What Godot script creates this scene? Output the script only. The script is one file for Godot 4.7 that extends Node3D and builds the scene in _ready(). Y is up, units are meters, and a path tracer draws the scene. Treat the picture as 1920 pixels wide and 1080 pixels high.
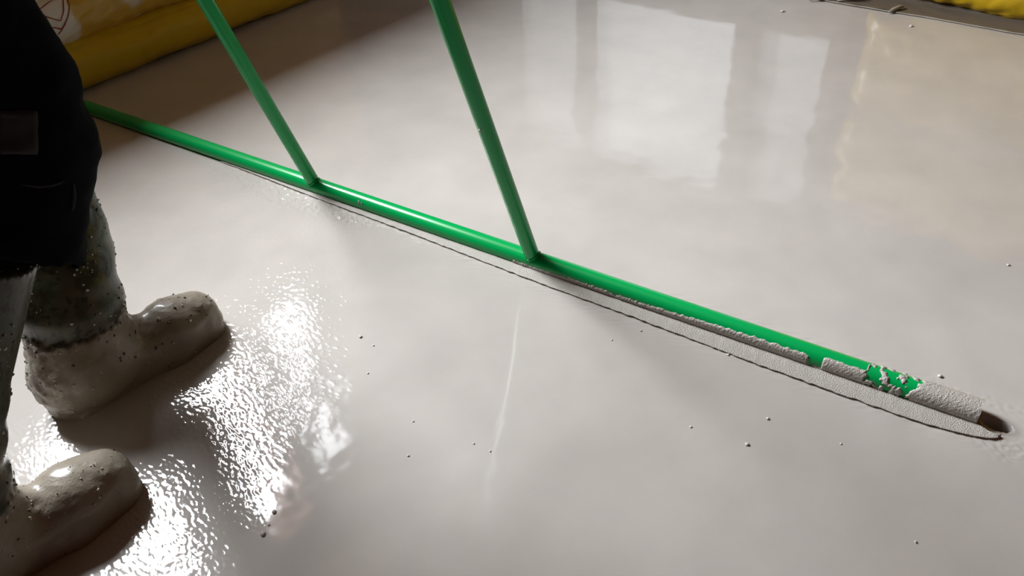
extends Node3D
# A freshly poured screed floor being levelled with a green skimming bar by a worker in rubber boots.

const KORNER := Vector3(-0.05265, 0.0, -3.42947)      # where the two bale lines meet
const EYE := Vector3(0.0, 1.0, 0.0)

var M := {}
var rng := RandomNumberGenerator.new()
var fine := FastNoiseLite.new()
var mid := FastNoiseLite.new()
var wide := FastNoiseLite.new()
var used := {}
var frame_left: Node3D
var frame_back: Node3D

# ------------------------------------------------------------------ helpers
func numbered(called: String) -> String:
	if not used.has(called):
		used[called] = 0
		return called
	used[called] += 1
	return "%s_%03d" % [called, used[called]]

func tag(o: Node, label: String, category: String, group := "") -> Node:
	if label: o.set_meta("label", label)
	if category: o.set_meta("category", category)
	if group: o.set_meta("group", group)
	return o

func thing(called: String, label: String, category: String, t := Transform3D(), group := "") -> Node3D:
	var o := Node3D.new()
	o.name = numbered(called)
	o.transform = t
	add_child(o, true)
	tag(o, label, category, group)
	return o

func part(called: String, mesh: Mesh, look: Material, parent: Node, at := Vector3.ZERO) -> MeshInstance3D:
	var o := MeshInstance3D.new()
	o.name = numbered(called) if parent == self else called
	o.mesh = mesh
	o.material_override = look
	o.position = at
	o.cast_shadow = GeometryInstance3D.SHADOW_CASTING_SETTING_ON
	parent.add_child(o, true)
	return o

func struct_root(called: String, label: String, t := Transform3D()) -> Node3D:
	var o := thing(called, label, "", t)
	o.set_meta("kind", "structure")
	return o

func lin(r: float, g: float, b: float) -> Color:
	return Color(r, g, b).linear_to_srgb()

func mat(called: String, c: Color, rough: float, spec := 0.5) -> StandardMaterial3D:
	var m := StandardMaterial3D.new()
	m.resource_name = called
	m.albedo_color = c
	m.roughness = rough
	m.metallic_specular = spec
	return m

func from_arrays(v: PackedVector3Array, idx: PackedInt32Array, col = null, smooth := true) -> ArrayMesh:
	var n := PackedVector3Array()
	n.resize(v.size())
	var i := 0
	while i < idx.size():
		var a := v[idx[i]]
		var b := v[idx[i + 1]]
		var c := v[idx[i + 2]]
		var f := (c - a).cross(b - a)
		n[idx[i]] += f
		n[idx[i + 1]] += f
		n[idx[i + 2]] += f
		i += 3
	for k in n.size():
		n[k] = n[k].normalized() if n[k].length_squared() > 1e-20 else Vector3.UP
	var a := []
	a.resize(Mesh.ARRAY_MAX)
	a[Mesh.ARRAY_VERTEX] = v
	a[Mesh.ARRAY_NORMAL] = n
	a[Mesh.ARRAY_INDEX] = idx
	if col != null: a[Mesh.ARRAY_COLOR] = col
	var m := ArrayMesh.new()
	m.add_surface_from_arrays(Mesh.PRIMITIVE_TRIANGLES, a)
	return m

func grid_index(nu: int, nv: int, flip := false, wrap_u := false) -> PackedInt32Array:
	# vertices v-major: index = j * nu + i
	var idx := PackedInt32Array()
	for j in nv - 1:
		for i in (nu if wrap_u else nu - 1):
			var i2 := (i + 1) % nu
			var a := j * nu + i
			var b := j * nu + i2
			var c := (j + 1) * nu + i2
			var d := (j + 1) * nu + i
			if flip: idx.append_array([a, c, b, a, d, c])
			else: idx.append_array([a, b, c, a, c, d])
	return idx

# boxes with chamfered edges, collected into one mesh
func chamfer_box(st: SurfaceTool, c: Vector3, s: Vector3, ch := 0.004) -> void:
	var h := s * 0.5
	ch = minf(ch, minf(h.x, minf(h.y, h.z)) * 0.5)
	var pts := {}
	for sx in [-1, 1]:
		for sy in [-1, 1]:
			for sz in [-1, 1]:
				pts[[sx, sy, sz, 0]] = c + Vector3(sx * h.x, sy * (h.y - ch), sz * (h.z - ch))
				pts[[sx, sy, sz, 1]] = c + Vector3(sx * (h.x - ch), sy * h.y, sz * (h.z - ch))
				pts[[sx, sy, sz, 2]] = c + Vector3(sx * (h.x - ch), sy * (h.y - ch), sz * h.z)
	var poly := func(list: Array) -> void:
		var nn: Vector3 = (list[1] - list[0]).cross(list[2] - list[0])
		var mid_p := Vector3.ZERO
		for p in list: mid_p += p
		mid_p /= list.size()
		var out: bool = nn.dot(mid_p - c) > 0.0
		var nrm: Vector3 = nn.normalized() * (1.0 if out else -1.0)
		for k in range(1, list.size() - 1):
			for q in ([list[0], list[k + 1], list[k]] if out else [list[0], list[k], list[k + 1]]):
				st.set_normal(nrm)
				st.add_vertex(q)
	for s1 in [-1, 1]:
		poly.call([pts[[s1, -1, -1, 0]], pts[[s1, 1, -1, 0]], pts[[s1, 1, 1, 0]], pts[[s1, -1, 1, 0]]])
		poly.call([pts[[-1, s1, -1, 1]], pts[[1, s1, -1, 1]], pts[[1, s1, 1, 1]], pts[[-1, s1, 1, 1]]])
		poly.call([pts[[-1, -1, s1, 2]], pts[[1, -1, s1, 2]], pts[[1, 1, s1, 2]], pts[[-1, 1, s1, 2]]])
		for s2 in [-1, 1]:
			poly.call([pts[[s1, s2, -1, 0]], pts[[s1, s2, 1, 0]], pts[[s1, s2, 1, 1]], pts[[s1, s2, -1, 1]]])
			poly.call([pts[[s1, -1, s2, 0]], pts[[s1, 1, s2, 0]], pts[[s1, 1, s2, 2]], pts[[s1, -1, s2, 2]]])
			poly.call([pts[[-1, s1, s2, 1]], pts[[1, s1, s2, 1]], pts[[1, s1, s2, 2]], pts[[-1, s1, s2, 2]]])
			for s3 in [-1, 1]:
				poly.call([pts[[s1, s2, s3, 0]], pts[[s1, s2, s3, 1]], pts[[s1, s2, s3, 2]]])

func boxes(list: Array, ch := 0.004) -> ArrayMesh:
	var st := SurfaceTool.new()
	st.begin(Mesh.PRIMITIVE_TRIANGLES)
	for b in list: chamfer_box(st, b[0], b[1], ch)
	return st.commit()

func box_between(lo: Vector3, hi: Vector3) -> Array:
	return [(lo + hi) * 0.5, hi - lo]

# tube along a path with a radius per point
func tube(path: Array, radii: Array, seg := 20, caps := true, bump := 0.0) -> ArrayMesh:
	var v := PackedVector3Array()
	var n := path.size()
	var side := Vector3.ZERO
	for k in n:
		var d: Vector3 = (path[mini(k + 1, n - 1)] - path[maxi(k - 1, 0)]).normalized()
		if k == 0:
			side = d.cross(Vector3.UP if absf(d.y) < 0.9 else Vector3.RIGHT).normalized()
		side = (side - d * side.dot(d)).normalized()
		var up := side.cross(d)
		for s in seg:
			var a := TAU * s / seg
			var dir := side * cos(a) + up * sin(a)
			var r: float = radii[k]
			if bump > 0.0:
				var q: Vector3 = path[k] + dir * r
				r += bump * fine.get_noise_3dv(q * 1000.0)
			v.append(path[k] + dir * r)
	var idx := grid_index(seg, n, true, true)
	if caps:
		for e in [0, n - 1]:
			var c := v.size()
			v.append(path[e])
			for s in seg:
				var s2 := (s + 1) % seg
				if e == 0: idx.append_array([c, e * seg + s, e * seg + s2])
				else: idx.append_array([c, e * seg + s2, e * seg + s])
	return from_arrays(v, fix_winding_closed(v, idx))

# make the triangles of a closed shape face outwards (clockwise seen from outside)
func fix_winding_closed(v: PackedVector3Array, idx: PackedInt32Array) -> PackedInt32Array:
	var vol := 0.0
	var o := v[0]
	for i in range(0, idx.size(), 3):
		vol += (v[idx[i]] - o).dot((v[idx[i + 1]] - o).cross(v[idx[i + 2]] - o))
	if vol > 0.0:
		for i in range(0, idx.size(), 3):
			var t := idx[i + 1]
			idx[i + 1] = idx[i + 2]
			idx[i + 2] = t
	return idx

# ------------------------------------------------------------------ distance fields and surface nets
func smin(a: float, b: float, k: float) -> float:
	var h := maxf(k - absf(a - b), 0.0) / k
	return minf(a, b) - h * h * k * 0.25

func bones_distance(p: Vector3, bones: Array, k: float) -> float:
	var d := 1e3
	for b in bones:
		var a: Vector3 = b[0]
		var ba: Vector3 = b[4]
		var pa := p - a
		var h := clampf(pa.dot(ba) * b[5], 0.0, 1.0)
		var e: float = (pa - ba * h).length() - lerpf(b[2], b[3], h)
		d = smin(d, e, k)
	return d

func bone(a: Vector3, b: Vector3, ra: float, rb: float) -> Array:
	var ba := b - a
	return [a, b, ra, rb, ba, 1.0 / maxf(ba.length_squared(), 1e-9)]

func nets(lo: Vector3, hi: Vector3, cell: float, field: Callable, paint = null) -> ArrayMesh:
	var nx := int((hi.x - lo.x) / cell) + 2
	var ny := int((hi.y - lo.y) / cell) + 2
	var nz := int((hi.z - lo.z) / cell) + 2
	var f := PackedFloat32Array()
	f.resize(nx * ny * nz)
	var B := 5
	var reach := B * cell * 0.95 + 0.006
	for bx in range(0, nx, B):
		for by in range(0, ny, B):
			for bz in range(0, nz, B):
				var c := lo + Vector3(bx + B * 0.5, by + B * 0.5, bz + B * 0.5) * cell
				var dc: float = field.call(c)
				var all := absf(dc) < reach
				for x in range(bx, mini(bx + B, nx)):
					for y in range(by, mini(by + B, ny)):
						for z in range(bz, mini(bz + B, nz)):
							f[(x * ny + y) * nz + z] = field.call(lo + Vector3(x, y, z) * cell) if all else dc
	var at := PackedInt32Array()
	at.resize(nx * ny * nz)
	at.fill(-1)
	var v := PackedVector3Array()
	var sx := ny * nz
	var corner := [0, sx, nz, sx + nz, 1, sx + 1, nz + 1, sx + nz + 1]
	var off := [Vector3(0, 0, 0), Vector3(1, 0, 0), Vector3(0, 1, 0), Vector3(1, 1, 0), Vector3(0, 0, 1), Vector3(1, 0, 1), Vector3(0, 1, 1), Vector3(1, 1, 1)]
	var edges := [[0, 1], [2, 3], [4, 5], [6, 7], [0, 2], [1, 3], [4, 6], [5, 7], [0, 4], [1, 5], [2, 6], [3, 7]]
	for x in nx - 1:
		for y in ny - 1:
			var row := (x * ny + y) * nz
			for z in nz - 1:
				var i := row + z
				var s := int(f[i] < 0) + int(f[i + sx] < 0) + int(f[i + nz] < 0) + int(f[i + sx + nz] < 0) + int(f[i + 1] < 0) + int(f[i + sx + 1] < 0) + int(f[i + nz + 1] < 0) + int(f[i + sx + nz + 1] < 0)
				if s == 0 or s == 8: continue
				var sum := Vector3.ZERO
				var cnt := 0
				for e in edges:
					var fa := f[i + corner[e[0]]]
					var fb := f[i + corner[e[1]]]
					if (fa < 0) != (fb < 0):
						sum += off[e[0]].lerp(off[e[1]], fa / (fa - fb))
						cnt += 1
				at[i] = v.size()
				v.append(lo + (Vector3(x, y, z) + sum / cnt) * cell)
	var idx := PackedInt32Array()
	for x in range(1, nx - 1):
		for y in range(1, ny - 1):
			for z in range(1, nz - 1):
				var i := (x * ny + y) * nz + z
				var s0 := f[i] < 0
				if s0 != (f[i + sx] < 0):
					quad(idx, at[i], at[i - nz], at[i - nz - 1], at[i - 1], s0)
				if s0 != (f[i + nz] < 0):
					quad(idx, at[i], at[i - 1], at[i - sx - 1], at[i - sx], s0)
				if s0 != (f[i + 1] < 0):
					quad(idx, at[i], at[i - sx], at[i - sx - nz], at[i - nz], s0)
	var col = null
	if paint != null:
		col = PackedColorArray()
		col.resize(v.size())
		for k in v.size(): col[k] = paint.call(v[k])
	return from_arrays(v, fix_winding_closed(v, idx), col)

func quad(idx: PackedInt32Array, a: int, b: int, c: int, d: int, s: bool) -> void:
	if mini(mini(a, b), mini(c, d)) < 0: return
	if s: idx.append_array([a, b, c, a, c, d])
	else: idx.append_array([a, c, b, a, d, c])

# small pebbles of one mesh: list of [position, radius, colour]
func pebbles(list: Array) -> ArrayMesh:
	var v := PackedVector3Array()
	var idx := PackedInt32Array()
	var col := PackedColorArray()
	var dirs := [Vector3.UP, Vector3.DOWN, Vector3.RIGHT, Vector3.LEFT, Vector3.FORWARD, Vector3.BACK]
	var tri := [[0, 2, 4], [0, 4, 3], [0, 3, 5], [0, 5, 2], [1, 4, 2], [1, 3, 4], [1, 5, 3], [1, 2, 5]]
	for e in list:
		var b := v.size()
		var turn := Basis(Vector3(rng.randf() - 0.5, rng.randf() - 0.5, rng.randf() + 0.1).normalized(), rng.randf() * TAU)
		for d in dirs:
			v.append(e[0] + turn * (d * e[1] * rng.randf_range(0.7, 1.25)))
			col.append(e[2])
		for t in tri:
			idx.append_array([b + t[0], b + t[1], b + t[2]])
	# outward check on the first one
	return from_arrays(v, fix_winding_closed(v, idx), col)

func lump_mesh(r: float, seed_at: float) -> ArrayMesh:
	var v := PackedVector3Array()
	var nu := 12
	var nv := 8
	for j in nv:
		var a := PI * j / (nv - 1)
		for i in nu:
			var b := TAU * i / nu
			var d := Vector3(sin(a) * cos(b), cos(a), sin(a) * sin(b))
			var q := r * (1.0 + 0.55 * mid.get_noise_3dv(d * 60.0 + Vector3(seed_at * 37.0, 0, 0)))
			v.append(Vector3(d.x, d.y * 0.6, d.z) * q)
	return from_arrays(v, fix_winding_closed(v, grid_index(nu, nv, true, true)))

# ------------------------------------------------------------------ build
func _ready() -> void:
	# ---- camera
	var cam := Camera3D.new()
	cam.name = "camera"
	cam.fov = rad_to_deg(2.0 * atan(540.0 / 1470.0))
	cam.near = 0.05
	cam.far = 60.0
	cam.transform = Transform3D(Basis(Vector3(0.99650592, -0.06374119, 0.05397234), Vector3(0.08352217, 0.76049834, -0.6439459), Vector3(0.0, 0.64620379, 0.7631649)), EYE)
	add_child(cam)
	cam.current = true
	# ---- sky and exposure
	var we := WorldEnvironment.new()
	we.name = "world_environment"
	var env := Environment.new()
	env.background_mode = Environment.BG_SKY
	var sky := Sky.new()
	var sm := ProceduralSkyMaterial.new()
	sm.sky_top_color = Color(0.62, 0.68, 0.76)
	sm.sky_horizon_color = Color(0.78, 0.8, 0.82)
	sm.ground_bottom_color = Color(0.3, 0.3, 0.28)
	sm.ground_horizon_color = Color(0.6, 0.6, 0.58)
	sky.sky_material = sm
	env.sky = sky
	env.tonemap_mode = Environment.TONE_MAPPER_LINEAR
	env.tonemap_exposure = 1.0
	env.sdfgi_enabled = true
	env.ssao_enabled = true
	env.ssil_enabled = true
	we.environment = env
	add_child(we)
	# ---- the two wall frames: x along the wall, z into the room
	var t_left := Transform3D(Basis(Vector3(0.69804, 0, -0.71606), Vector3.UP, Vector3(0.71606, 0, 0.69804)), KORNER)
	var t_back := Transform3D(Basis(Vector3(0.77041, 0, 0.63755), Vector3.UP, Vector3(-0.63755, 0, 0.77041)), KORNER)
	# ---- daylight: [frame, x0, x1, y0, y1, z, radiance, colour]
	window_light("window_daylight", t_left, -2.30, -1.36, 1.60, 3.05, -0.72, 72.0, Color(0.97, 0.985, 1.0))
	window_light("window_daylight", t_left, -1.20, -0.88, 1.48, 3.05, -0.72, 11.0, Color(0.97, 0.985, 1.0))
	window_light("low_window_daylight", t_back, 0.14, 0.42, 0.2, 0.95, -0.15, 0.35, Color(0.95, 0.98, 1.0))
	window_light("low_window_daylight", t_back, 0.53, 1.13, 0.2, 0.95, -0.15, 0.72, Color(0.95, 0.98, 1.0))
	window_light("low_window_daylight", t_back, 1.24, 1.48, 0.2, 0.60, -0.15, 0.3, Color(0.95, 0.98, 1.0))

	rng.seed = 7
	fine.seed = 3
	fine.frequency = 0.25
	fine.noise_type = FastNoiseLite.TYPE_SIMPLEX
	fine.fractal_type = FastNoiseLite.FRACTAL_FBM
	fine.fractal_octaves = 2
	mid.seed = 11
	mid.frequency = 0.02
	mid.noise_type = FastNoiseLite.TYPE_SIMPLEX
	mid.fractal_octaves = 3
	wide.seed = 5
	wide.frequency = 0.002
	wide.noise_type = FastNoiseLite.TYPE_SIMPLEX
	wide.fractal_octaves = 3
	make_materials()
	build_floor()
	build_room(t_left, t_back)
	build_bales(t_left, t_back)
	build_edge_strip(t_back)
	build_tool()
	build_worker()
	build_crumbs()

func window_light(called: String, t: Transform3D, x0: float, x1: float, y0: float, y1: float, z: float, radiance: float, c: Color) -> void:
	var l := AreaLight3D.new()
	l.name = numbered(called)
	l.area_size = Vector2(x1 - x0, y1 - y0)
	l.light_color = c
	l.light_energy = radiance * (x1 - x0) * (y1 - y0) / PI
	l.area_range = 20.0
	l.area_attenuation = 2.0
	l.shadow_enabled = true
	# an area light shines along its own -z
	l.transform = t * Transform3D(Basis(Vector3.LEFT, Vector3.UP, Vector3.FORWARD), Vector3((x0 + x1) * 0.5, (y0 + y1) * 0.5, z))
	add_child(l, true)

func noise_tex(freq: float, oct: int, ramp: Gradient = null, normal := false, strength := 4.0, size := 512, sd := 1) -> NoiseTexture2D:
	var n := FastNoiseLite.new()
	n.seed = sd
	n.frequency = freq
	n.noise_type = FastNoiseLite.TYPE_SIMPLEX_SMOOTH
	n.fractal_octaves = oct
	var t := NoiseTexture2D.new()
	t.width = size
	t.height = size
	t.seamless = true
	t.noise = n
	t.as_normal_map = normal
	t.bump_strength = strength
	if ramp: t.color_ramp = ramp
	return t

func ramp2(a: Color, b: Color) -> Gradient:
	var g := Gradient.new()
	g.set_color(0, a)
	g.set_color(1, b)
	return g

func triplanar(m: StandardMaterial3D, s: float) -> void:
	m.uv1_triplanar = true
	m.uv1_world_triplanar = true
	m.uv1_scale = Vector3(s, s, s)

func make_materials() -> void:
	var m := mat("wet_screed", Color.WHITE, 0.075)
	m.vertex_color_use_as_albedo = true
	m.albedo_texture = noise_tex(0.012, 4, ramp2(Color(0.95, 0.95, 0.95), Color(1, 1, 1)), false, 1.0, 512, 4)
	triplanar(m, 0.8)
	M.floor = m
	m = mat("screed_coating", lin(0.46, 0.43, 0.39), 0.42)
	m.heightmap_enabled = true
	m.heightmap_texture = noise_tex(0.09, 3, null, false, 1.0, 512, 9)
	m.heightmap_scale = 0.12
	triplanar(m, 8.0)
	M.coating = m
	M.crumb = mat("pale_crumb", lin(0.62, 0.59, 0.55), 0.3)
	m = mat("green_paint", lin(0.0, 0.36, 0.085), 0.26, 0.38)
	m.clearcoat_enabled = true
	m.clearcoat = 0.25
	m.clearcoat_roughness = 0.08
	M.green = m
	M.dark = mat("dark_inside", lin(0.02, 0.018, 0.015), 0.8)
	M.clip = mat("grey_metal_clip", lin(0.35, 0.35, 0.34), 0.4)
	M.clip.metallic = 0.6
	m = mat("boot_rubber_and_screed", Color.WHITE, 0.45, 0.25)
	m.vertex_color_use_as_albedo = true
	m.heightmap_enabled = true
	m.heightmap_texture = noise_tex(0.06, 4, null, false, 1.0, 512, 21)
	m.heightmap_scale = 0.05
	m.clearcoat_enabled = true
	m.clearcoat = 0.4
	m.clearcoat_roughness = 0.2
	triplanar(m, 6.0)
	M.boot = m
	m = mat("grit", Color.WHITE, 0.3)
	m.vertex_color_use_as_albedo = true
	M.grit = m
	m = mat("black_work_cloth", lin(0.0035, 0.0038, 0.005), 0.95, 0.15)
	m.heightmap_enabled = true
	m.heightmap_texture = noise_tex(0.2, 2, null, false, 1.0, 512, 31)
	m.heightmap_scale = 0.05
	triplanar(m, 10.0)
	M.cloth = m
	M.patch = mat("grey_patch_cloth", lin(0.035, 0.03, 0.032), 0.9, 0.2)
	M.patch_edge = mat("grey_seam_cloth", lin(0.03, 0.03, 0.032), 0.9, 0.2)
	m = mat("skin", lin(0.5, 0.3, 0.21), 0.5)
	m.subsurf_scatter_enabled = true
	m.subsurf_scatter_strength = 0.1
	M.skin = m
	M.hair = mat("hair", lin(0.03, 0.02, 0.015), 0.7)
	m = mat("yellow_film", lin(0.62, 0.40, 0.012), 0.3)
	M.yellow = m
	m = mat("printed_film", Color.WHITE, 0.28)
	m.vertex_color_use_as_albedo = true
	M.film = m
	M.red = mat("red_print", lin(0.30, 0.03, 0.03), 0.4)
	m = mat("brick_wall", Color.WHITE, 0.9, 0.2)
	m.albedo_texture = noise_tex(0.02, 4, ramp2(Color(0.24, 0.13, 0.08), Color(0.33, 0.18, 0.11)), false, 1.0, 512, 41)
	triplanar(m, 0.7)
	M.wall = m
	M.ceiling = mat("ceiling_boards", lin(0.07, 0.04, 0.024), 0.85, 0.2)
	M.frame = mat("window_frame", lin(0.10, 0.07, 0.05), 0.5)
	m = mat("window_film", lin(0.6, 0.62, 0.65), 0.5)
	m.emission_enabled = true
	m.emission = Color(0.95, 0.98, 1.0)
	m.emission_energy_multiplier = 3.0
	M.pane = m
	m = m.duplicate()
	m.emission_energy_multiplier = 0.15
	M.pane_dim = m
	M.strip = mat("grey_edge_strip", lin(0.12, 0.10, 0.08), 0.5)
	M.strip_edge = mat("strip_edge", lin(0.34, 0.31, 0.26), 0.5)

# ---- floor: one sheet, its cells small where the wet surface ripples
func span(cuts: Array) -> PackedFloat32Array:
	# cuts: [start, [end, step], [end, step] ...]
	var out := PackedFloat32Array([cuts[0]])
	for k in range(1, cuts.size()):
		var a := out[out.size() - 1]
		var e: float = cuts[k][0]
		var n := maxi(1, roundi((e - a) / cuts[k][1]))
		for i in n: out.append(lerpf(a, e, float(i + 1) / n))
	return out

func blob(x: float, z: float, cx: float, cz: float, rx: float, rz: float, turn := 0.0) -> float:
	var dx := x - cx
	var dz := z - cz
	var c := cos(turn)
	var s := sin(turn)
	var u := (dx * c + dz * s) / rx
	var w := (-dx * s + dz * c) / rz
	return 1.0 - smoothstep(0.55, 1.15, sqrt(u * u + w * w))

func ripple_mask(x: float, z: float) -> float:
	var m := blob(x, z, -0.545, -0.84, 0.155, 0.34, -0.1)                      # trodden and wet round the boots
	m = maxf(m, 0.7 * blob(x, z, -0.395, -1.0, 0.045, 0.30, 0.1))              # streaks towards the bar
	m = maxf(m, 0.6 * blob(x, z, -0.47, -1.27, 0.035, 0.20, 0.05))
	m = maxf(m, 2.1 * blob(x, z, -0.53, -1.605, 0.36, 0.06, 0.62))           # along the bar
	m = maxf(m, 0.55 * blob(x, z, -0.8, -0.86, 0.14, 0.14))
	return m

func floor_height(x: float, z: float) -> float:
	var p := Vector2(x, z) * 1000.0
	var y := 0.0007 * wide.get_noise_2dv(p * 1.2) + 0.00022 * mid.get_noise_2dv(p * 0.5)
	var rm := ripple_mask(x, z)
	if rm > 0.0:
		var w := Vector2(p.x * 1.25 + p.y * 0.35, p.y * 0.8 - p.x * 0.25)
		var r := mid.get_noise_2dv(w * 5.6) + 0.45 * mid.get_noise_2dv(w * 12.0 + Vector2(500, 90))
		y += minf(rm, 1.0) * 0.00042 * r
		if rm > 1.0: y += (rm - 1.0) * (0.0013 * mid.get_noise_2dv(p * 2.4) + 0.0004 * mid.get_noise_2dv(p * 5.0))
	var sparse := blob(x, z, -0.58, -1.22, 0.36, 0.5)
	if sparse > 0.0:
		y += 0.0016 * sparse * maxf(0.0, mid.get_noise_2dv(p * 3.2 + Vector2(900, 40)) - 0.38)
	# trowel drag just in front of the bar
	var t := Vector2(x - BAR0.x, z - BAR0.z)
	var along := t.dot(Vector2(BARD.x, BARD.z))
	var front := t.dot(Vector2(-BARD.z, BARD.x))
	if along > -0.1 and along < 2.5 and absf(front) < 0.16:
		var near := exp(-pow((front - 0.05) / 0.03, 2.0)) * smoothstep(0.1, 0.9, along) + 0.6 * exp(-pow((front + 0.035) / 0.018, 2.0))
		y += near * 0.0012 * (mid.get_noise_2dv(p * 5.0) + 0.3)
	# pit beside the open end of the bar
	var pd := Vector2((along - 2.384) / 0.020, (front - 0.008) / 0.0125).length()
	y -= 0.046 * (1.0 - smoothstep(0.75, 1.05, pd))
	return y

const BAR0 := Vector3(-1.197, 0, -2.151)
const BARD := Vector3(0.81263, 0, 0.58278)

func build_floor() -> void:
	var xs := span([-6.5, [-1.6, 0.3], [-1.05, 0.02], [-0.85, 0.0042], [-0.30, 0.003], [-0.12, 0.0045], [0.68, 0.011], [0.80, 0.003], [1.9, 0.02], [6.5, 0.3]])
	var zs := span([-6.5, [-3.3, 0.3], [-1.95, 0.018], [-1.30, 0.0048], [-0.56, 0.003], [-0.42, 0.0042], [-0.1, 0.02], [6.5, 0.3]])
	var v := PackedVector3Array()
	var col := PackedColorArray()
	for z in zs:
		for x in xs:
			v.append(Vector3(x, floor_height(x, z), z))
			var t := 1.0 + 0.035 * wide.get_noise_2d(x * 900.0, z * 900.0)
			col.append(Color(0.53 * t, 0.495 * t, 0.46 * t))
	var idx := grid_index(xs.size(), zs.size())
	var o := part("floor", from_arrays(v, idx, col), M.floor, self)
	o.set_meta("kind", "structure")
	tag(o, "wet freshly poured beige grey screed floor with glossy sheen", "")
	var slab := part("slab", boxes([box_between(Vector3(-6.5, -0.25, -6.5), Vector3(6.5, -0.05, 6.5))]), M.wall, o)
	slab.set_meta("kind", "structure")

func build_room(t_left: Transform3D, t_back: Transform3D) -> void:
	var top := 3.3
	var w := struct_root("wall_left", "dark brick wall behind the stacked yellow bales", t_left)
	var z0 := -0.85
	var z1 := -0.42
	part("wall_body", boxes([
		box_between(Vector3(-6, -0.2, z0), Vector3(-2.36, top, z1)), box_between(Vector3(-0.74, -0.2, z0), Vector3(0.9, top, z1)),
		box_between(Vector3(-2.36, -0.2, z0), Vector3(-0.74, 1.42, z1)), box_between(Vector3(-1.36, 1.42, z0), Vector3(-1.20, 3.11, z1)), box_between(Vector3(-2.36, 3.11, z0), Vector3(-0.74, top, z1))]), M.wall, w)
	var win := struct_root("window_1", "tall bright window above the bales, seen as glare on the wet floor", t_left)
	part("frame", boxes([
		box_between(Vector3(-2.36, 1.42, -0.82), Vector3(-2.30, 3.11, -0.735)), box_between(Vector3(-0.80, 1.42, -0.82), Vector3(-0.74, 3.11, -0.735)),
		box_between(Vector3(-1.40, 1.48, -0.82), Vector3(-1.36, 3.05, -0.735)), box_between(Vector3(-1.20, 1.48, -0.82), Vector3(-1.16, 3.05, -0.735)),
		box_between(Vector3(-2.30, 1.42, -0.82), Vector3(-0.80, 1.48, -0.735)), box_between(Vector3(-2.30, 3.05, -0.82), Vector3(-0.80, 3.11, -0.735))]), M.frame, win)
	part("pane", boxes([box_between(Vector3(-2.30, 1.48, -0.78), Vector3(-1.36, 3.05, -0.77))], 0.001), M.pane, win)
	part("pane", boxes([box_between(Vector3(-1.20, 1.48, -0.78), Vector3(-0.80, 3.05, -0.77))], 0.001), M.pane, win)
	# back wall with low windows and a niche full of bales
	var b := struct_root("wall_back", "wall beyond the grey edge strip with low windows", t_back)
	var y1 := -0.09
	var y0 := -0.40
	part("wall_body", boxes([
		box_between(Vector3(-1.2, -0.2, y0), Vector3(0.08, top, y1)), box_between(Vector3(0.08, 1.01, y0), Vector3(1.54, top, y1)),
		box_between(Vector3(1.54, -0.2, y0), Vector3(1.60, top, y1)), box_between(Vector3(1.60, 1.6, y0), Vector3(3.4, top, y1)),
		box_between(Vector3(3.4, -0.2, y0), Vector3(6.5, top, y1)), box_between(Vector3(1.3, -0.2, -0.95), Vector3(3.7, top, -0.75)),
		box_between(Vector3(1.54, -0.2, -0.75), Vector3(1.60, top, y0)), box_between(Vector3(3.4, -0.2, -0.75), Vector3(3.46, top, y0)),
		box_between(Vector3(0.08, -0.2, y0), Vector3(1.54, 0.0, y1))]), M.wall, b)
	var d := struct_root("window_2", "low windows in the back wall mirrored in the wet floor", t_back)
	var fr := [box_between(Vector3(0.08, 0.0, -0.26), Vector3(1.54, 0.2, -0.16)), box_between(Vector3(0.08, 0.95, -0.26), Vector3(1.54, 1.01, -0.16))]
	for e in [[0.08, 0.14], [0.42, 0.53], [1.13, 1.24], [1.48, 1.54]]:
		fr.append(box_between(Vector3(e[0], 0.2, -0.26), Vector3(e[1], 0.95, -0.16)))
	part("frame", boxes(fr), M.frame, d)
	for e in [[0.14, 0.42], [0.53, 1.13], [1.24, 1.48]]:
		part("pane", boxes([box_between(Vector3(e[0], 0.2, -0.22), Vector3(e[1], 0.95, -0.21))], 0.001), M.pane_dim, d)
	var r := struct_root("wall_right", "dark wall closing the room on the right", t_back)
	part("wall_body", boxes([box_between(Vector3(4.4, -0.2, -0.9), Vector3(4.7, top, 7.0))]), M.wall, r)
	var f := struct_root("wall_front", "dark wall behind the camera", t_back)
	part("wall_body", boxes([box_between(Vector3(-6.0, -0.2, 5.2), Vector3(4.7, top, 5.5))]), M.wall, f)
	var c := struct_root("ceiling", "dark ceiling over the wet floor", t_back)
	part("ceiling_body", boxes([box_between(Vector3(-7.0, top, -1.2), Vector3(5.0, top + 0.25, 6.0))]), M.ceiling, c)

# ---- soft bags: a box with round edges, its film creased
func bag_point(d: Vector3, size: Vector3, r: float, crease: float, sd: float) -> Vector3:
	# d on the surface of the cube [-1, 1]^3
	var h := size * 0.5
	var q := Vector3(d.x * h.x, d.y * h.y, d.z * h.z)
	var inner := Vector3(clampf(q.x, -h.x + r, h.x - r), clampf(q.y, -h.y + r, h.y - r), clampf(q.z, -h.z + r, h.z - r))
	var n := (q - inner)
	n = n.normalized() if n.length() > 1e-6 else Vector3.UP
	var p := inner + n * r
	# belly
	var belly := (1.0 - d.x * d.x)
	p.z += signf(d.z) * 0.012 * belly * (1.0 - d.y * d.y)
	var s := Vector3(p.x * 1000.0 + sd * 999.0, p.y * 2200.0, p.z * 1000.0)
	var c := wide.get_noise_3dv(s * 1.7) + 0.5 * absf(mid.get_noise_3dv(s * 0.55)) + 0.35 * mid.get_noise_3dv(s * 0.9)
	return p + n * (c * crease)

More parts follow.
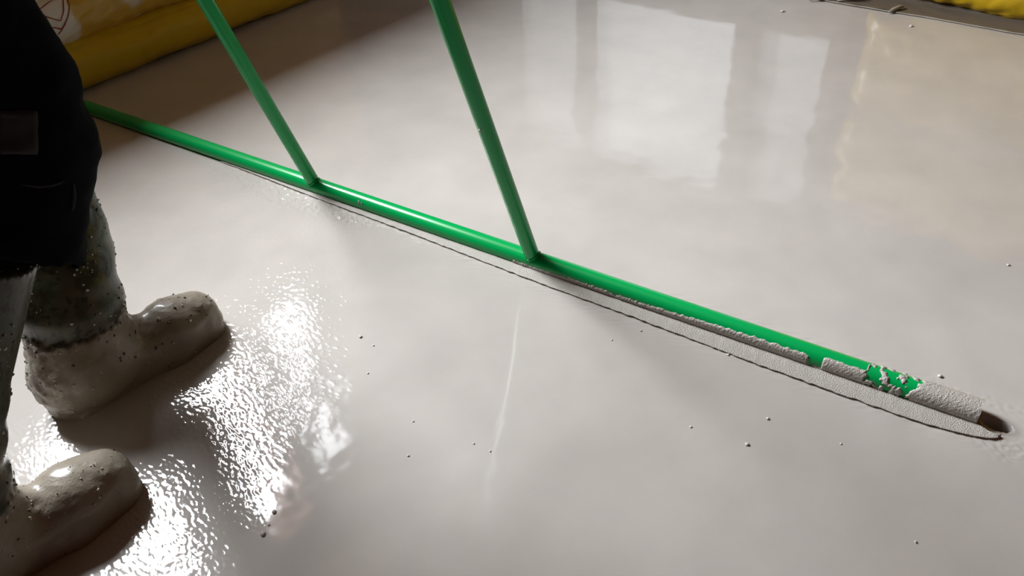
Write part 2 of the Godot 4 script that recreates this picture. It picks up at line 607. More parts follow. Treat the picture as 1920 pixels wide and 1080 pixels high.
func bag_mesh(size: Vector3, r: float, crease: float, sd: float, paint = null, step := 0.011) -> ArrayMesh:
	var v := PackedVector3Array()
	var idx := PackedInt32Array()
	var col := PackedColorArray()
	var axes := [[Vector3.RIGHT, Vector3.UP, Vector3.BACK], [Vector3.RIGHT, Vector3.UP, Vector3.FORWARD], [Vector3.BACK, Vector3.UP, Vector3.RIGHT], [Vector3.BACK, Vector3.UP, Vector3.LEFT], [Vector3.RIGHT, Vector3.BACK, Vector3.UP], [Vector3.RIGHT, Vector3.BACK, Vector3.DOWN]]
	for a in axes:
		var lu: float = absf(a[0].dot(size))
		var lv: float = absf(a[1].dot(size))
		var nu := clampi(int(lu / step), 8, 150)
		var nv := clampi(int(lv / step), 8, 60)
		var b := v.size()
		for j in nv + 1:
			for i in nu + 1:
				var d: Vector3 = a[0] * (2.0 * i / nu - 1.0) + a[1] * (2.0 * j / nv - 1.0) + a[2]
				var p := bag_point(d, size, r, crease, sd)
				v.append(p)
				if paint != null: col.append(paint.call(p))
		var g := grid_index(nu + 1, nv + 1)
		var flip: bool = a[0].cross(a[1]).dot(a[2]) > 0.0
		for k in range(0, g.size(), 3):
			if flip: idx.append_array([b + g[k], b + g[k + 2], b + g[k + 1]])
			else: idx.append_array([b + g[k], b + g[k + 1], b + g[k + 2]])
	return from_arrays(v, idx, col if paint != null else null)

func build_bales(t_left: Transform3D, t_back: Transform3D) -> void:
	var size := Vector3(1.5, 0.15, 0.38)
	var h := 0.142
	for k in 8:
		var lab: String = ["lowest flattened yellow plastic bale lying on the screed by the left wall", "white and yellow crumpled bale with red printed emblem, second from the floor", "third yellow film bale up in the stack by the left wall", "fourth yellow film bale up in the stack by the left wall", "fifth yellow film bale up in the stack by the left wall", "sixth yellow film bale up in the stack by the left wall", "seventh yellow film bale up, just under the topmost one", "topmost yellow film bale of the stack under the bright window"][k]
		var o := thing("insulation_bale", lab, "bale", t_left * Transform3D(Basis(), Vector3(-1.42 + [0.0, 0.012, -0.01, 0.0, 0.02, 0.0, 0.01, -0.01][k], 0.076 + h * k, -0.19 - 0.012 + [0.0, -0.012, -0.02, -0.01, -0.02, -0.02, -0.015, -0.02][k])), "stacked insulation bales by the left wall")
		if k == 1:
			var paint := func(p: Vector3) -> Color:
				var n := wide.get_noise_2d(p.x * 1500.0 + 311.0, p.y * 2600.0)
				var wht := smoothstep(0.0, 0.3, 0.6 * n - 0.16 + 1.1 * (1.0 - smoothstep(-0.235, -0.19, p.x)) * smoothstep(-0.08, -0.05, p.y) + 0.35 * smoothstep(0.01, 0.05, p.y))
				return Color(0.60, 0.37, 0.06).lerp(Color(0.78, 0.72, 0.66), wht)
			part("film", bag_mesh(size, 0.055, 0.012, 3.0, paint, 0.008), M.film, o)
			# the red emblem on the front: lines of print given in (along the wall, height)
			for line in [[[-1.604, 0.275], [-1.608, 0.262], [-1.613, 0.248], [-1.628, 0.226], [-1.645, 0.208], [-1.662, 0.195], [-1.672, 0.188]],
					[[-1.614, 0.278], [-1.622, 0.262], [-1.631, 0.247], [-1.652, 0.222], [-1.672, 0.236], [-1.69, 0.248]],
					[[-1.632, 0.281], [-1.648, 0.279], [-1.672, 0.271], [-1.69, 0.265]],
					[[-1.69, 0.215], [-1.672, 0.208], [-1.657, 0.199]], [[-1.64, 0.212], [-1.657, 0.199], [-1.668, 0.204]]]:
				var v := PackedVector3Array()
				for e in line:
					pass
				var dense := []
				for q in line.size() - 1:
					for s in 5:
						dense.append(Vector2(line[q][0], line[q][1]).lerp(Vector2(line[q + 1][0], line[q + 1][1]), s / 5.0))
				dense.append(Vector2(line[-1][0], line[-1][1]))
				for q in dense.size():
					var dir: Vector2 = (dense[mini(q + 1, dense.size() - 1)] - dense[maxi(q - 1, 0)]).normalized()
					var nn := Vector2(-dir.y, dir.x) * 0.0016
					for sgn in [-1.0, 1.0]:
						var c2: Vector2 = dense[q] + nn * sgn
						var du := (c2.x - (-1.42 + 0.012)) / (size.x * 0.5)
						var dv := (c2.y - (0.076 + h)) / (size.y * 0.5)
						v.append(bag_point(Vector3(du, dv, 1.0), size, 0.055, 0.012, 3.0) + Vector3(0, 0, 0.0016))
				part("printed_line", from_arrays(v, two_sided(grid_index(2, dense.size()))), M.red, o)
		else:
			part("film", bag_mesh(size, 0.06, 0.006 if k == 0 else 0.012, float(k) * 1.7, null, 0.011 if k < 2 else 0.02), M.yellow, o)
	# the bales at the right, in the niche beyond the edge strip
	for k in 2:
		var o := thing("insulation_bale", ["bright yellow plastic wrapped bale behind the grey edge strip at the right", "upper yellow bale on the bale behind the edge strip"][k], "bale", t_back * Transform3D(Basis(Vector3.UP, -0.02), Vector3(2.40, 0.205 + 0.40 * k, -0.35)), "insulation bales in the niche at the right")
		part("film", bag_mesh(Vector3(1.6, 0.40, 0.58), 0.055, 0.012, 8.0 + k, null, 0.014), M.yellow, o)

func two_sided(idx: PackedInt32Array) -> PackedInt32Array:
	return idx

# ---- the grey foil apron between screed and wall, with its folds
func build_edge_strip(t_back: Transform3D) -> void:
	var o := struct_root("trim_1", "grey edge strip lying along the back edge of the screed", t_back)
	var nu := 500
	var nv := 12
	var v := PackedVector3Array()
	for j in nv:
		var s := float(j) / (nv - 1)
		for i in nu:
			var x := lerpf(-0.2, 4.0, float(i) / (nu - 1))
			var wob := 0.006 * wide.get_noise_2d(x * 1500.0, 40.0)
			var z := lerpf(0.004 + wob, -0.12, s)
			var y := 0.004 + 0.003 * s + 0.004 * maxf(0.0, mid.get_noise_2d(x * 300.0 + s * 60.0, s * 30.0)) + smoothstep(0.72, 1.0, s) * 0.02
			v.append(Vector3(x, y, z))
	part("foil", from_arrays(v, grid_index(nu, nv, true)), M.strip, o)
	var path := []
	var rad := []
	for i in 260:
		var x := lerpf(-0.2, 4.0, i / 259.0)
		path.append(Vector3(x, 0.0035, 0.004 + 0.006 * wide.get_noise_2d(x * 1500.0, 40.0)))
		rad.append(0.0022 + 0.0008 * mid.get_noise_1d(x * 900.0))
	part("edge", tube(path, rad, 8), M.strip_edge, o)
	for e in [[1.44, 0.03, 1.56, -0.05], [1.52, 0.0, 1.60, -0.045], [1.685, 0.02, 1.715, -0.03]]:
		var a := Vector3(e[0], 0.006, e[1])
		var b := Vector3(e[2], 0.012, e[3])
		part("fold", tube([a, a.lerp(b, 0.3) + Vector3(0, 0.004, 0), a.lerp(b, 0.7) + Vector3(0, 0.004, 0), b], [0.002, 0.0055, 0.006, 0.003], 10), M.strip_edge, o)

# ---- the skimming bar
func build_tool() -> void:
	var mid_t := 1.21
	var root := thing("skimming_bar", "long green tubular skimming bar with two upright arms lying across the wet floor", "skimming bar", Transform3D(Basis(BARD, Vector3.UP, Vector3(-0.58278, 0, 0.81263)), BAR0 + BARD * mid_t))
	var R := 0.0188
	var zc := 0.008
	var yc := 0.0135
	var x0 := 0.022 - mid_t
	var x1 := 2.352 - mid_t
	# the tube: wall with an open end
	var path := [Vector3(x1 - 0.05, yc, zc), Vector3(x1, yc, zc), Vector3(x1, yc, zc), Vector3(x1 - 0.06, yc, zc)]
	var st := []
	var rr := []
	st.append(Vector3(x0, yc, zc)); rr.append(0.006)
	st.append(Vector3(x0 + 0.002, yc, zc)); rr.append(R)
	var n := 60
	for i in n: 
		st.append(Vector3(lerpf(x0 + 0.01, x1 - 0.001, float(i) / (n - 1)), yc, zc)); rr.append(R)
	st.append(Vector3(x1, yc, zc)); rr.append(R - 0.0006)
	part("tube", tube(st, rr, 40, true), M.green, root)
	part("open_end", tube([Vector3(x1 - 0.002, yc, zc), Vector3(x1 + 0.0004, yc, zc)], [R - 0.004, R - 0.004], 28), M.dark, root)
	# arms lean back towards the worker and a little along the bar
	var lean := Vector3(-0.105, 1.0, 0.22)
	var height := 0.95
	for t in [0.930, 1.537]:
		var a := Vector3(t - mid_t, yc + 0.004, zc)
		var b := a + lean * height
		part("arm", tube([a, a.lerp(b, 0.02), a.lerp(b, 0.5), b], [0.0155, 0.0155, 0.0155, 0.0155], 28), M.green, root)
		# weld bead round the foot of the arm
		var ring := []
		var rad := []
		for i in 29:
			var an := TAU * i / 28.0
			var dx := cos(an) * 0.0168
			var dz := sin(an) * 0.0168
			# height of the tube's skin below
			var skin := sqrt(maxf(0.0, R * R - minf(R * R, dz * dz)))
			ring.append(Vector3(t - mid_t + dx - 0.0018, yc + skin * 0.97 + 0.001, zc + dz * 0.96 + skin * 0.1))
			rad.append(0.0026 + 0.0006 * sin(i * 2.3))
		part("weld", tube(ring, rad, 8), M.green, root)
	var ha := Vector3(0.930 - mid_t, yc, zc) + lean * height
	var hb := Vector3(1.537 - mid_t, yc, zc) + lean * height
	var over := (hb - ha).normalized() * 0.06
	part("handle", tube([ha - over, ha, hb, hb + over], [0.0155, 0.0155, 0.0155, 0.0155], 24), M.green, root)
	# screed stuck on the tube: a skin with a ragged upper edge
	var nt := 470
	var na := 40
	var v := PackedVector3Array()
	var t0 := 1.50 - mid_t
	for i in nt:
		var x := lerpf(t0, x1 + 0.004, float(i) / (nt - 1))
		var t := x + mid_t
		for j in na:
			var an := lerpf(-0.75, PI + 0.5, float(j) / (na - 1))   # 0 = facing the camera side, PI/2 = top
			var c := coat(t, an)
			var grain := fine.get_noise_2d(x * 900.0, an * 16.0)
			var r := R - 0.0012 + smoothstep(-0.12, 0.12, c) * (0.0030 + 0.0008 * grain)
			v.append(Vector3(x, yc + sin(an) * r, zc + cos(an) * r))
	part("screed_coating", from_arrays(v, grid_index(na, nt, true)), M.coating, root).set_meta("label", "beige screed smeared over the end of the green tube")
	# flat lip of screed pushed up along the front of the tube
	var nl := 600
	var cross := 9
	v = PackedVector3Array()
	for i in nl:
		var t := lerpf(0.62, 2.392, float(i) / (nl - 1))
		var w := 0.004 + 0.012 * smoothstep(0.62, 1.1, t) + 0.016 * smoothstep(1.05, 1.7, t) + 0.008 * smoothstep(1.7, 2.1, t)
		w += (0.0011 * fine.get_noise_1d(t * 160.0) + 0.0009 * mid.get_noise_1d(t * 1800.0)) * smoothstep(0.7, 1.2, t) * (1.0 - smoothstep(2.3, 2.39, t))
		var e := clampf((t - 2.24) / 0.152, 0.0, 1.0)
		w *= lerpf(1.0, sqrt(1.0 - e * e), 0.8)
		var zin := lerpf(zc + 0.010, zc + 0.016 + w - 0.002, pow(e, 5.0))
		for j in cross:
			var y := 0.0
			var z := 0.0
			if j < 6:
				var s := j / 5.0
				z = lerpf(zin, zc + 0.016 + w, s)
				y = 0.0046 + 0.0016 * (1.0 - s) * (1.0 - s) + 0.0004 * mid.get_noise_2d(t * 1500.0, s * 40.0)
			else:
				z = zc + 0.016 + w - 0.0012 * (j - 6)
				y = 0.0036 - 0.0024 * (j - 6)
			v.append(Vector3(t - mid_t, y * (1.0 if t < 2.37 else 0.9), z))
	part("screed_lip", from_arrays(v, grid_index(cross, nl)), M.coating, root).set_meta("label", "thin pale lip of screed along the foot of the bar")
	# small grey clip stuck on the tube
	var ct := 1.085
	part("clip", boxes([[Vector3(ct - mid_t, yc + 0.0075, zc + 0.0162), Vector3(0.006, 0.010, 0.003)], [Vector3(ct - mid_t + 0.008, yc + 0.0065, zc + 0.0168), Vector3(0.004, 0.009, 0.003)]], 0.001), M.clip, root).set_meta("label", "small grey clip on the green tube")
	part("screed_splash", lump_mesh(0.009, 3.0), M.coating, root, Vector3(x0 - 0.004, 0.012, zc + 0.012))
	part("screed_splash", lump_mesh(0.0035, 5.0), M.coating, root, Vector3(1.537 - mid_t, yc, zc) + lean * 0.33 + Vector3(0, 0, 0.0145))

# how much the screed covers the tube at place t along it and angle an round it (positive: covered)
func coat(t: float, an: float) -> float:
	var rag := 0.10 * fine.get_noise_2d(t * 350.0, an * 5.0) + 0.06 * mid.get_noise_1d(t * 3000.0)
	var edge := -0.1
	if t < 1.735: edge = lerpf(-0.1, 0.14, smoothstep(1.52, 1.70, t)) - 0.22 * smoothstep(1.705, 1.735, t)
	elif t < 2.095: edge = lerpf(0.08, 0.62, smoothstep(1.735, 2.03, t))
	elif t < 2.118: edge = -0.3
	elif t < 2.185: edge = 0.92
	elif t < 2.262:
		# blotches where the skin has come off in flakes
		var sp := mid.get_noise_2d(t * 2600.0, an * 34.0)
		return 1.4 * (sp - 0.07) - 0.2 * smoothstep(1.0, 1.5, an)
	else: edge = 2.6
	if t > 2.25 and t < 2.275: edge = lerpf(0.2, 2.6, smoothstep(2.255, 2.275, t + 0.006 * fine.get_noise_1d(an * 14.0)))
	if edge > 2.0: return 1.0
	return (edge + rag) - an

# ---- the worker
var boot_far: Array
func build_worker() -> void:
	var fwd := Vector3(0.7507, 0, -0.6607)
	var side := Vector3(0.6607, 0, 0.7507)
	var root := thing("person", "worker in black work trousers and screed-covered rubber boots standing at the left", "person", Transform3D(Basis(), Vector3(-0.82, 0, -0.78)))
	var org := root.position
	# joints
	var hipR := Vector3(-0.565, 0.92, -0.875)
	var hipL := Vector3(-0.70, 0.92, -1.02)
	var kneeR := Vector3(-0.572, 0.56, -0.845)
	var kneeL := Vector3(-0.812, 0.43, -1.262)
	# boots
	var paths := [
		[Vector3(-0.815, 0, -0.943), [Vector3(-0.752, 0.085, -0.995), Vector3(-0.745, 0.18, -1.035), Vector3(-0.764, 0.255, -1.10), Vector3(-0.788, 0.335, -1.170)], 1.0],
		[Vector3(-0.862, 0, -0.574), [Vector3(-0.785, 0.085, -0.635), Vector3(-0.775, 0.18, -0.655), Vector3(-0.75, 0.29, -0.692), Vector3(-0.652, 0.475, -0.777)], -1.0]]
	for k in 2:
		build_boot(root, org, paths[k][0], fwd, side, paths[k][1], ["far left boot thickly coated with screed up to a crusty edge", "near right boot coated with screed, toe in the puddle"][k], k)
	# trousers: pelvis, thighs, shins
	var pel := (hipR + hipL) * 0.5
	var tb := [bone(Vector3(-0.568, 0.64, -0.856), kneeR, 0.074, 0.076), bone(Vector3(-0.582, 0.73, -0.852), Vector3(-0.568, 0.64, -0.856), 0.080, 0.080), bone(hipR, Vector3(-0.582, 0.73, -0.852), 0.10, 0.080), bone(hipL, kneeL, 0.098, 0.078), bone(hipL, hipR, 0.115, 0.115), bone(pel + Vector3(0.03, 0.12, -0.03), pel, 0.13, 0.13),
		bone(kneeR, Vector3(-0.622, 0.455, -0.797), 0.076, 0.096), bone(kneeL, Vector3(-0.79, 0.35, -1.182), 0.080, 0.078), bone(Vector3(-0.79, 0.36, -1.182), Vector3(-0.78, 0.31, -1.15), 0.084, 0.07), bone(Vector3(-0.765, 0.375, -1.165), Vector3(-0.765, 0.345, -1.155), 0.032, 0.03)]
	var hem_n := (Vector3(-0.60, 0.50, -0.81) - Vector3(-0.669, 0.40, -0.735)).normalized()
	var hem_p := Vector3(-0.612, 0.488, -0.802)
	var tf := func(p: Vector3) -> float:
		var q := p * 1000.0
		var d := bones_distance(p, tb, 0.045)
		d -= 0.006 * mid.get_noise_3d(q.x * 0.55, q.y * 0.9, q.z * 0.55) + 0.004 * absf(mid.get_noise_3d(q.x * 0.4 + 70.0, q.y * 1.6, q.z * 0.4))
		# cut the near leg at its hem
		var near := (p - hem_p).dot(side) + 0.14
		if near > 0.0:
			var cut := (hem_p - p).dot(hem_n) - 0.012 * sin((p - hem_p).dot(fwd) * 40.0) - 0.008 * mid.get_noise_3d(q.x, 0, q.z)
			d = maxf(d, cut + 0.6 * minf(0.0, (p - hem_p).dot(fwd) - 0.03))
		return d
	var tm := nets(Vector3(-1.08, 0.26, -1.40), Vector3(-0.40, 1.22, -0.66), 0.0105, tf)
	var trousers := part("trousers", tm, M.cloth, root, -org)
	# pocket bulge at the far knee and a grey patch, seam and strap
	patch_on(trousers, tf, Vector2(-4, 206), Vector2(74, 206), Vector2(72, 292), Vector2(-4, 290), "knee_patch", M.patch, "dark grey rectangular patch on the black trousers")
	ribbon_on(trousers, tf, [[40, 346], [70, 350], [95, 348], [112, 343], [121, 338]], 0.0018, "seam", M.patch_edge)
	ribbon_on(trousers, tf, [[138, 345], [139, 365], [137, 385], [134, 398]], 0.0025, "seam", M.patch_edge)
	# upper body (out of the picture): jacket, head and hands
	var shR := Vector3(-0.52, 1.38, -0.84)
	var shL := Vector3(-0.75, 1.38, -1.11)
	var neck := (shR + shL) * 0.5 + Vector3(0.02, 0.07, -0.015)
	var handR := Vector3(-0.335, 0.955, -1.275)
	var handL := Vector3(-0.535, 0.955, -1.42)
	var elbR := Vector3(-0.42, 1.08, -0.95)
	var elbL := Vector3(-0.76, 1.08, -1.26)
	var wrR := handR + (elbR - handR).normalized() * 0.085
	var wrL := handL + (elbL - handL).normalized() * 0.085
	var ch := (shR + shL) * 0.5 - Vector3(0.01, 0.15, -0.01)
	var jb := [bone(pel + Vector3(0.03, 0.10, -0.03), ch, 0.145, 0.155), bone(ch + side * 0.07, ch - side * 0.07, 0.14, 0.14), bone(shR, shL, 0.075, 0.075),
		bone(shR, elbR, 0.068, 0.054), bone(elbR, wrR, 0.052, 0.042), bone(shL, elbL, 0.068, 0.054), bone(elbL, wrL, 0.052, 0.042), bone(neck - Vector3(0, 0.05, 0), neck, 0.075, 0.06)]
	var jf := func(p: Vector3) -> float:
		var q := p * 1000.0
		return bones_distance(p, jb, 0.05) - 0.005 * mid.get_noise_3d(q.x * 0.5, q.y * 0.8, q.z * 0.5)
	part("jacket", nets(Vector3(-1.12, 0.82, -1.52), Vector3(-0.22, 1.60, -0.66), 0.016, jf), M.cloth, root, -org)
	# body: neck and head, hands closed round the handle
	var hd := neck + Vector3(0.055, 0.155, -0.045)
	var hb := [bone(neck - Vector3(0, 0.05, 0), hd - Vector3(0.015, 0.05, -0.01), 0.056, 0.055), bone(hd - fwd * 0.018 + Vector3(0, 0.03, 0), hd + fwd * 0.02 + Vector3(0, 0.03, 0), 0.083, 0.078),
		bone(hd + fwd * 0.05 + Vector3(0, -0.055, 0), hd + fwd * 0.02 + Vector3(0, -0.01, 0), 0.042, 0.066)]
	for s in [-1.0, 1.0]:
		hb.append(bone(hd + side * s * 0.08 + Vector3(0, 0.02, 0), hd + side * s * 0.084 + Vector3(0, -0.012, 0), 0.013, 0.010))
	var face := [bone(hd + fwd * 0.092 + Vector3(0, 0.018, 0), hd + fwd * 0.108 + Vector3(0, -0.018, 0), 0.009, 0.013), bone(hd + fwd * 0.088 + side * 0.018 + Vector3(0, -0.052, 0), hd + fwd * 0.088 - side * 0.018 + Vector3(0, -0.052, 0), 0.008, 0.008)]
	var hole := [hd + fwd * 0.1 + side * 0.031 + Vector3(0, 0.022, 0), hd + fwd * 0.1 - side * 0.031 + Vector3(0, 0.022, 0)]
	var headf := func(p: Vector3) -> float:
		var d := smin(bones_distance(p, hb, 0.03), bones_distance(p, face, 0.01), 0.012)
		for e in hole:
			d = -smin(-d, (p - e).length() - 0.014, 0.014)
		return d
	var body := part("body", nets(hd - Vector3(0.15, 0.27, 0.15), hd + Vector3(0.16, 0.15, 0.15), 0.0055, headf), M.skin, root, -org)
	var hairf := func(p: Vector3) -> float:
		var d := bones_distance(p, [hb[1]], 0.01) - 0.012
		return maxf(d, (p - hd).dot(fwd) * 0.8 - (p.y - hd.y) * 0.75 - 0.012)
	part("hair", nets(hd - Vector3(0.15, 0.12, 0.15), hd + Vector3(0.15, 0.17, 0.15), 0.008, hairf), M.hair, body)
	var bar := (Vector3(-0.162, 0.95, -1.154) - Vector3(-0.654, 0.95, -1.505)).normalized()
	for e in [[handR, wrR, 1.0], [handL, wrL, -1.0]]:
		var c: Vector3 = e[0]
		var w: Vector3 = e[1]
		var to := (c - w).normalized()
		to = (to - bar * to.dot(bar)).normalized()
		var up := bar.cross(to).normalized()
		if up.y < 0: up = -up
		c = Vector3(c.x, 0.963, c.z)
		var hbones := [bone(w - to * 0.03, w, 0.029, 0.027), bone(w, c + up * 0.03 - to * 0.02, 0.028, 0.024)]
		var fingers := []
		for f in 4:
			var s := (f - 1.5) * 0.021
			var len: float = [0.9, 1.0, 0.97, 0.82][f]
			var k0 := c + up * 0.030 + bar * s - to * 0.012
			var k1 := c + up * 0.022 * len + bar * s + to * 0.026 * len
			var k2 := c - up * 0.008 + bar * s + to * 0.028 * len
			var k3 := c - up * 0.026 + bar * s + to * 0.006
			fingers.append_array([bone(w + bar * s * 0.7 + up * 0.01, k0, 0.013, 0.012), bone(k0, k1, 0.0105, 0.0095), bone(k1, k2, 0.0095, 0.0088), bone(k2, k3, 0.0088, 0.008)])
		var sg: float = e[2]
		var th0: Vector3 = w - bar * sg * 0.026 + to * 0.01
		fingers.append_array([bone(th0, c - bar * sg * 0.043 - to * 0.02 - up * 0.008, 0.014, 0.011), bone(c - bar * sg * 0.043 - to * 0.02 - up * 0.008, c - bar * sg * 0.036 + to * 0.006 - up * 0.027, 0.0105, 0.0085)])
		var handf := func(p: Vector3) -> float:
			return smin(bones_distance(p, hbones, 0.02), bones_distance(p, fingers, 0.004), 0.008)
		part("hand", nets(c - Vector3(0.12, 0.1, 0.12), c + Vector3(0.12, 0.1, 0.12), 0.0042, handf), M.skin, body)

func ray_to(u: float, v: float) -> Vector3:
	var b := Basis(Vector3(0.99650592, -0.06374119, 0.05397234), Vector3(0.08352217, 0.76049834, -0.6439459), Vector3(0.0, 0.64620379, 0.7631649))
	return (b * Vector3(u - 960.0, 540.0 - v, -1470.0)).normalized()

func march(f: Callable, u: float, v: float) -> Vector3:
	var d := ray_to(u, v)
	var t := 0.5
	for k in 90:
		var s: float = f.call(EYE + d * t)
		if s < 0.0006: break
		t += s * 0.7
		if t > 2.0: break
	return EYE + d * t

func patch_on(parent: Node, f: Callable, a: Vector2, b: Vector2, c: Vector2, d: Vector2, called: String, m: Material, lab: String) -> void:
	var v := PackedVector3Array()
	var n := 14
	for j in n:
		for i in n:
			var s := float(i) / (n - 1)
			var t := float(j) / (n - 1)
			var q := a.lerp(b, s).lerp(d.lerp(c, s), t)
			var p := march(f, q.x, q.y)
			v.append(p)
	var cen := v[n * n / 2]
	for k in v.size():
		var edge := k % n == 0 or k % n == n - 1 or k / n == 0 or k / n == n - 1
		v[k] += (EYE - v[k]).normalized() * (-0.002 if edge else 0.004)
	part(called, from_arrays(v, grid_index(n, n)), m, parent).set_meta("label", lab)

func ribbon_on(parent: Node, f: Callable, line: Array, r: float, called: String, m: Material) -> void:
	var path := []
	var rad := []
	for k in line.size():
		path.append(march(f, line[k][0], line[k][1]))
		rad.append(r * (0.35 if k == 0 or k == line.size() - 1 else 1.0))
	part(called, tube(path, rad, 8), m, parent)

func build_boot(root: Node3D, org: Vector3, heel: Vector3, fwd: Vector3, side: Vector3, shaft: Array, lab: String, which: int) -> void:
	# local frame: x along the foot, y up, z sideways (towards the worker's right)
	var b := Basis(fwd, Vector3.UP, side)
	var inv := b.inverse()
	var sh := []
	for p in shaft: sh.append(inv * (p - heel))
	var foot := [bone(Vector3(0.052, 0.05, 0), Vector3(0.10, 0.06, 0), 0.049, 0.056), bone(Vector3(0.10, 0.060, 0), Vector3(0.17, 0.042, 0), 0.057, 0.041), bone(Vector3(0.17, 0.042, 0), Vector3(0.24, 0.044, 0.0), 0.041, 0.046), bone(Vector3(0.24, 0.044, 0), Vector3(0.283, 0.042, 0.0), 0.046, 0.041)]
	var sb := [bone(Vector3(0.075, 0.07, 0), sh[0], 0.060, 0.066), bone(sh[0], sh[1], 0.068, 0.079), bone(sh[1], sh[2], 0.080, 0.084), bone(sh[2], sh[3], 0.084, 0.083)]
	var sole := [bone(Vector3(0.05, 0, 0), Vector3(0.13, 0, 0), 0.047, 0.040), bone(Vector3(0.13, 0, 0), Vector3(0.22, 0, 0), 0.040, 0.050), bone(Vector3(0.22, 0, 0), Vector3(0.28, 0, 0.0), 0.050, 0.044)]
	var topn: Vector3 = (sh[3] - sh[2]).normalized()
	var crust := func(p: Vector3) -> float:   # positive below the edge of the screed crust
		var q := p * 1000.0
		return (0.152 - 0.10 * (p.x - 0.09) + 0.010 * mid.get_noise_3d(q.x * 1.2, q.y * 0.4, q.z * 1.2) + 0.006 * fine.get_noise_3dv(q * 0.25)) - p.y
	var field := func(p: Vector3) -> float:
		var q := p * 1000.0
		var d := bones_distance(Vector3(p.x, p.y, p.z * 0.93), foot, 0.02)
		d = smin(d, bones_distance(p, sb, 0.02), 0.045)
		var d2 := bones_distance(Vector3(p.x, 0, p.z), sole, 0.02)
		var e := Vector2(maxf(d2 + 0.008, 0.0), maxf(absf(p.y - 0.010) - 0.010, 0.0)).length() - 0.008 + minf(maxf(d2 + 0.008, absf(p.y - 0.010) - 0.010), 0.0)
		d = smin(d, e, 0.012)
		d = maxf(d, (p - sh[3]).dot(topn))
		d = maxf(d, -p.y - 0.004)
		if absf(d) < 0.03:
			var c: float = crust.call(p)
			var on := smoothstep(-0.003, 0.003, c)
			var near_edge := exp(-pow(c / 0.014, 2.0))
			var g := fine.get_noise_3dv(q * 0.35)
			var back := (1.0 - smoothstep(0.02, 0.06, p.x)) * on
			d -= on * (0.004 + 0.0022 * mid.get_noise_3dv(q * 0.9)) + near_edge * 0.0035 * g + back * 0.004 * (mid.get_noise_3dv(q * 1.7) + 0.2 * g)
			var topm := smoothstep(0.05, 0.075, p.y) * smoothstep(0.10, 0.15, p.x) * (1.0 - smoothstep(0.11, 0.13, p.y))
			d -= topm * 0.0012 * g
			# soft folds at the ankle
			d -= 0.0025 * sin(p.y * 95.0 + p.x * 30.0) * exp(-pow((p.y - 0.20) / 0.06, 2.0)) * (1.0 - on)
		return d
	var paint := func(p: Vector3) -> Color:
		var q := p * 1000.0
		var c: float = crust.call(p)
		var olive := Color(0.045, 0.049, 0.028)
		var mud := Color(0.25, 0.215, 0.165)
		var n := 0.5 + 0.5 * mid.get_noise_3d(q.x * 1.1, q.y * 0.8, q.z * 1.1)
		var smear := smoothstep(0.45, 0.62, n + 0.25 * (1.0 - smoothstep(0.15, 0.32, p.y)) - 0.12) * 0.55
		var up_c := olive.lerp(Color(0.115, 0.098, 0.068), smear)
		var on := smoothstep(-0.003, 0.004, c)
		var col := up_c.lerp(mud.lerp(Color(0.33, 0.295, 0.245), 0.5 * n), on)
		var edge := exp(-pow((c + 0.004) / 0.006, 2.0))
		var spot := smoothstep(0.34, 0.42, mid.get_noise_3d(q.x * 2.6 + 300.0, q.y * 1.7, q.z * 2.6)) * (1.0 - on)
		col = col.lerp(Color(0.02, 0.018, 0.012), spot * 0.85)
		var pale := smoothstep(0.1, 0.45, mid.get_noise_3d(q.x * 1.6, q.y * 1.6 + 200.0, q.z * 1.6)) * on * (1.0 - smoothstep(0.01, 0.07, p.x))
		col = col.lerp(Color(0.46, 0.43, 0.36), pale)
		col = col.lerp(Color(0.035, 0.028, 0.02), edge * 0.8 * smoothstep(-0.1, 0.2, fine.get_noise_3dv(q * 0.3) + 0.15))
		return col
	var lo := Vector3(-0.04, -0.01, -0.12)
	var hi := Vector3(0.345, 0.44, 0.12)
	for s in sh:
		lo = lo.min(s - Vector3(0.11, 0.2, 0.11))
		hi = hi.max(s + Vector3(0.11, 0.08, 0.11))
	lo.y = -0.01
	var mesh := nets(lo, hi, 0.0046, field, paint)
	var o := part("rubber_boot", mesh, M.boot, root)
	o.transform = Transform3D(b, heel - org)
	o.set_meta("label", lab)
	# grit and splashes stuck to the screed
	var v: PackedVector3Array = mesh.surface_get_arrays(0)[Mesh.ARRAY_VERTEX]
	var list := []
	var tries := 0
	while list.size() < 800 and tries < 40000:
		tries += 1
		var p := v[rng.randi() % v.size()]
		var c: float = crust.call(p)
		var q := p * 1000.0
		var dens := 0.16 if p.y < 0.2 else 0.05
		var keep := dens
		if absf(c) < 0.016: keep = 0.9
		elif p.x > 0.12 and p.y > 0.055: keep = 0.75 * smoothstep(-0.1, 0.35, mid.get_noise_3dv(q * 0.6) + 0.2)
		elif p.x < 0.03: keep = 0.4
		if rng.randf() > keep: continue
		var dark := rng.randf() < (0.55 if c < 0.01 else 0.4)
		list.append([p, 0.0009 + 0.0026 * pow(rng.randf(), 2.2), Color(0.07, 0.055, 0.04) if dark else Color(0.55, 0.52, 0.47)])
	part("grit", pebbles(list), M.grit, o).set_meta("kind", "stuff")
	if which == 0:
		part("strap", tube([inv * (march_world(field, heel, inv, 143, 448)) , inv * (march_world(field, heel, inv, 142, 470)), inv * (march_world(field, heel, inv, 142, 488)), inv * (march_world(field, heel, inv, 141, 502))], [0.004, 0.006, 0.006, 0.005], 10), M.cloth, o).set_meta("label", "dark strap end hanging on the boot shaft")

func march_world(f: Callable, heel: Vector3, inv: Basis, u: float, v: float) -> Vector3:
	var g := func(p: Vector3) -> float: return f.call(inv * (p - heel))
	return march(g, u, v) - heel

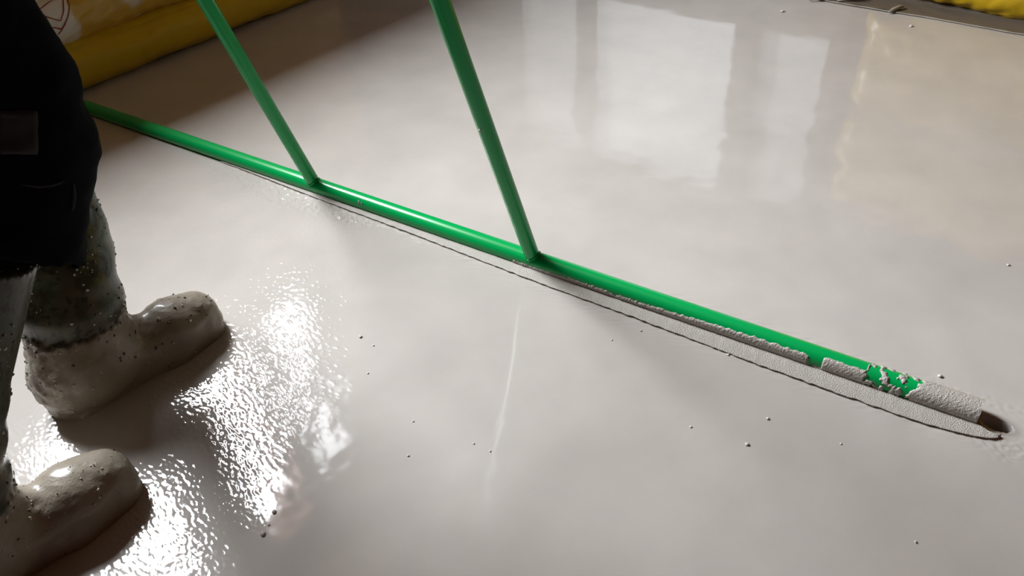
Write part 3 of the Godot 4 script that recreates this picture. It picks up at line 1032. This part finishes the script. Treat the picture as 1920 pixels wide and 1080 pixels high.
# ---- crumbs of screed lying on the floor
func build_crumbs() -> void:
	for e in CRUMBS:
		var o := part("screed_crumb", lump_mesh(e[2], e[0] * 10.0), M.crumb, self, Vector3(e[0], floor_height(e[0], e[1]) + e[2] * 0.35, e[1]))
		tag(o, e[3], "crumb", "crumbs of screed on the floor")

const CRUMBS := [
	[-0.290, -1.076, 0.0031, "largest pale crumb standing alone midway between the streaky glare and the bar"],
	[-0.187, -0.790, 0.0020, "lone crumb on the floor below and right of the glare streak"],
	[-0.182, -0.860, 0.0017, "tiny crumb just right of the foot of the glare streak"],
	[-0.396, -0.668, 0.0039, "biggest pale crumb of the cluster beside the glare in front of the near boot"],
	[-0.386, -0.705, 0.0033, "upper crumb of the cluster beside the glare in front of the near boot"],
	[-0.390, -0.683, 0.0019, "smallest crumb of the cluster beside the glare in front of the near boot"],
	[0.223, -1.085, 0.0034, "bright crumb close in front of the bar, right of the second arm"],
	[0.228, -1.030, 0.0019, "faint small crumb on the shaded floor right of the bright one by the bar"],
	[0.172, -1.013, 0.0018, "faint crumb on the soft shadow of the second arm"],
	[0.345, -0.757, 0.0033, "white crumb with a dark side, lowest of the pair before the bar end"],
	[0.392, -0.804, 0.0027, "upper crumb of the pair lying before the coated bar end"],
	[0.525, -0.569, 0.0019, "lone crumb in the lower right corner of the wet floor"],
	[0.953, -1.126, 0.0027, "dark little crumb on the floor behind the bar at the right edge"],
	[0.267, -0.800, 0.0020, "tiny crumb left of the pair before the bar end"],
	[0.487, -0.743, 0.0017, "tiny crumb right of the pair before the bar end"],
	[0.697, -0.862, 0.0038, "white crumb with a dark speck just behind the coated bar end"],
	[0.932, -2.427, 0.0057, "pale crumb near the back edge strip, left of the two"],
	[1.258, -2.235, 0.0056, "pale crumb near the back edge strip, right of the two, under the yellow bale"],
	[-0.082, -0.803, 0.0016, "left one of two tiny crumbs on the open floor in the middle front"],
	[-0.056, -0.785, 0.0016, "right one of two tiny crumbs on the open floor in the middle front"],
	[0.367, -0.951, 0.0029, "crumb touching the front of the screed lip along the bar"],
	[-0.264, -1.050, 0.0019, "tiny crumb just below the large lone one near the glare streak"],
	[-0.268, -0.980, 0.0018, "tiny crumb further below the large lone one near the glare streak"],
	[0.457, -0.897, 0.0022, "crumb in front of the lip near the smeared part of the bar"],
]
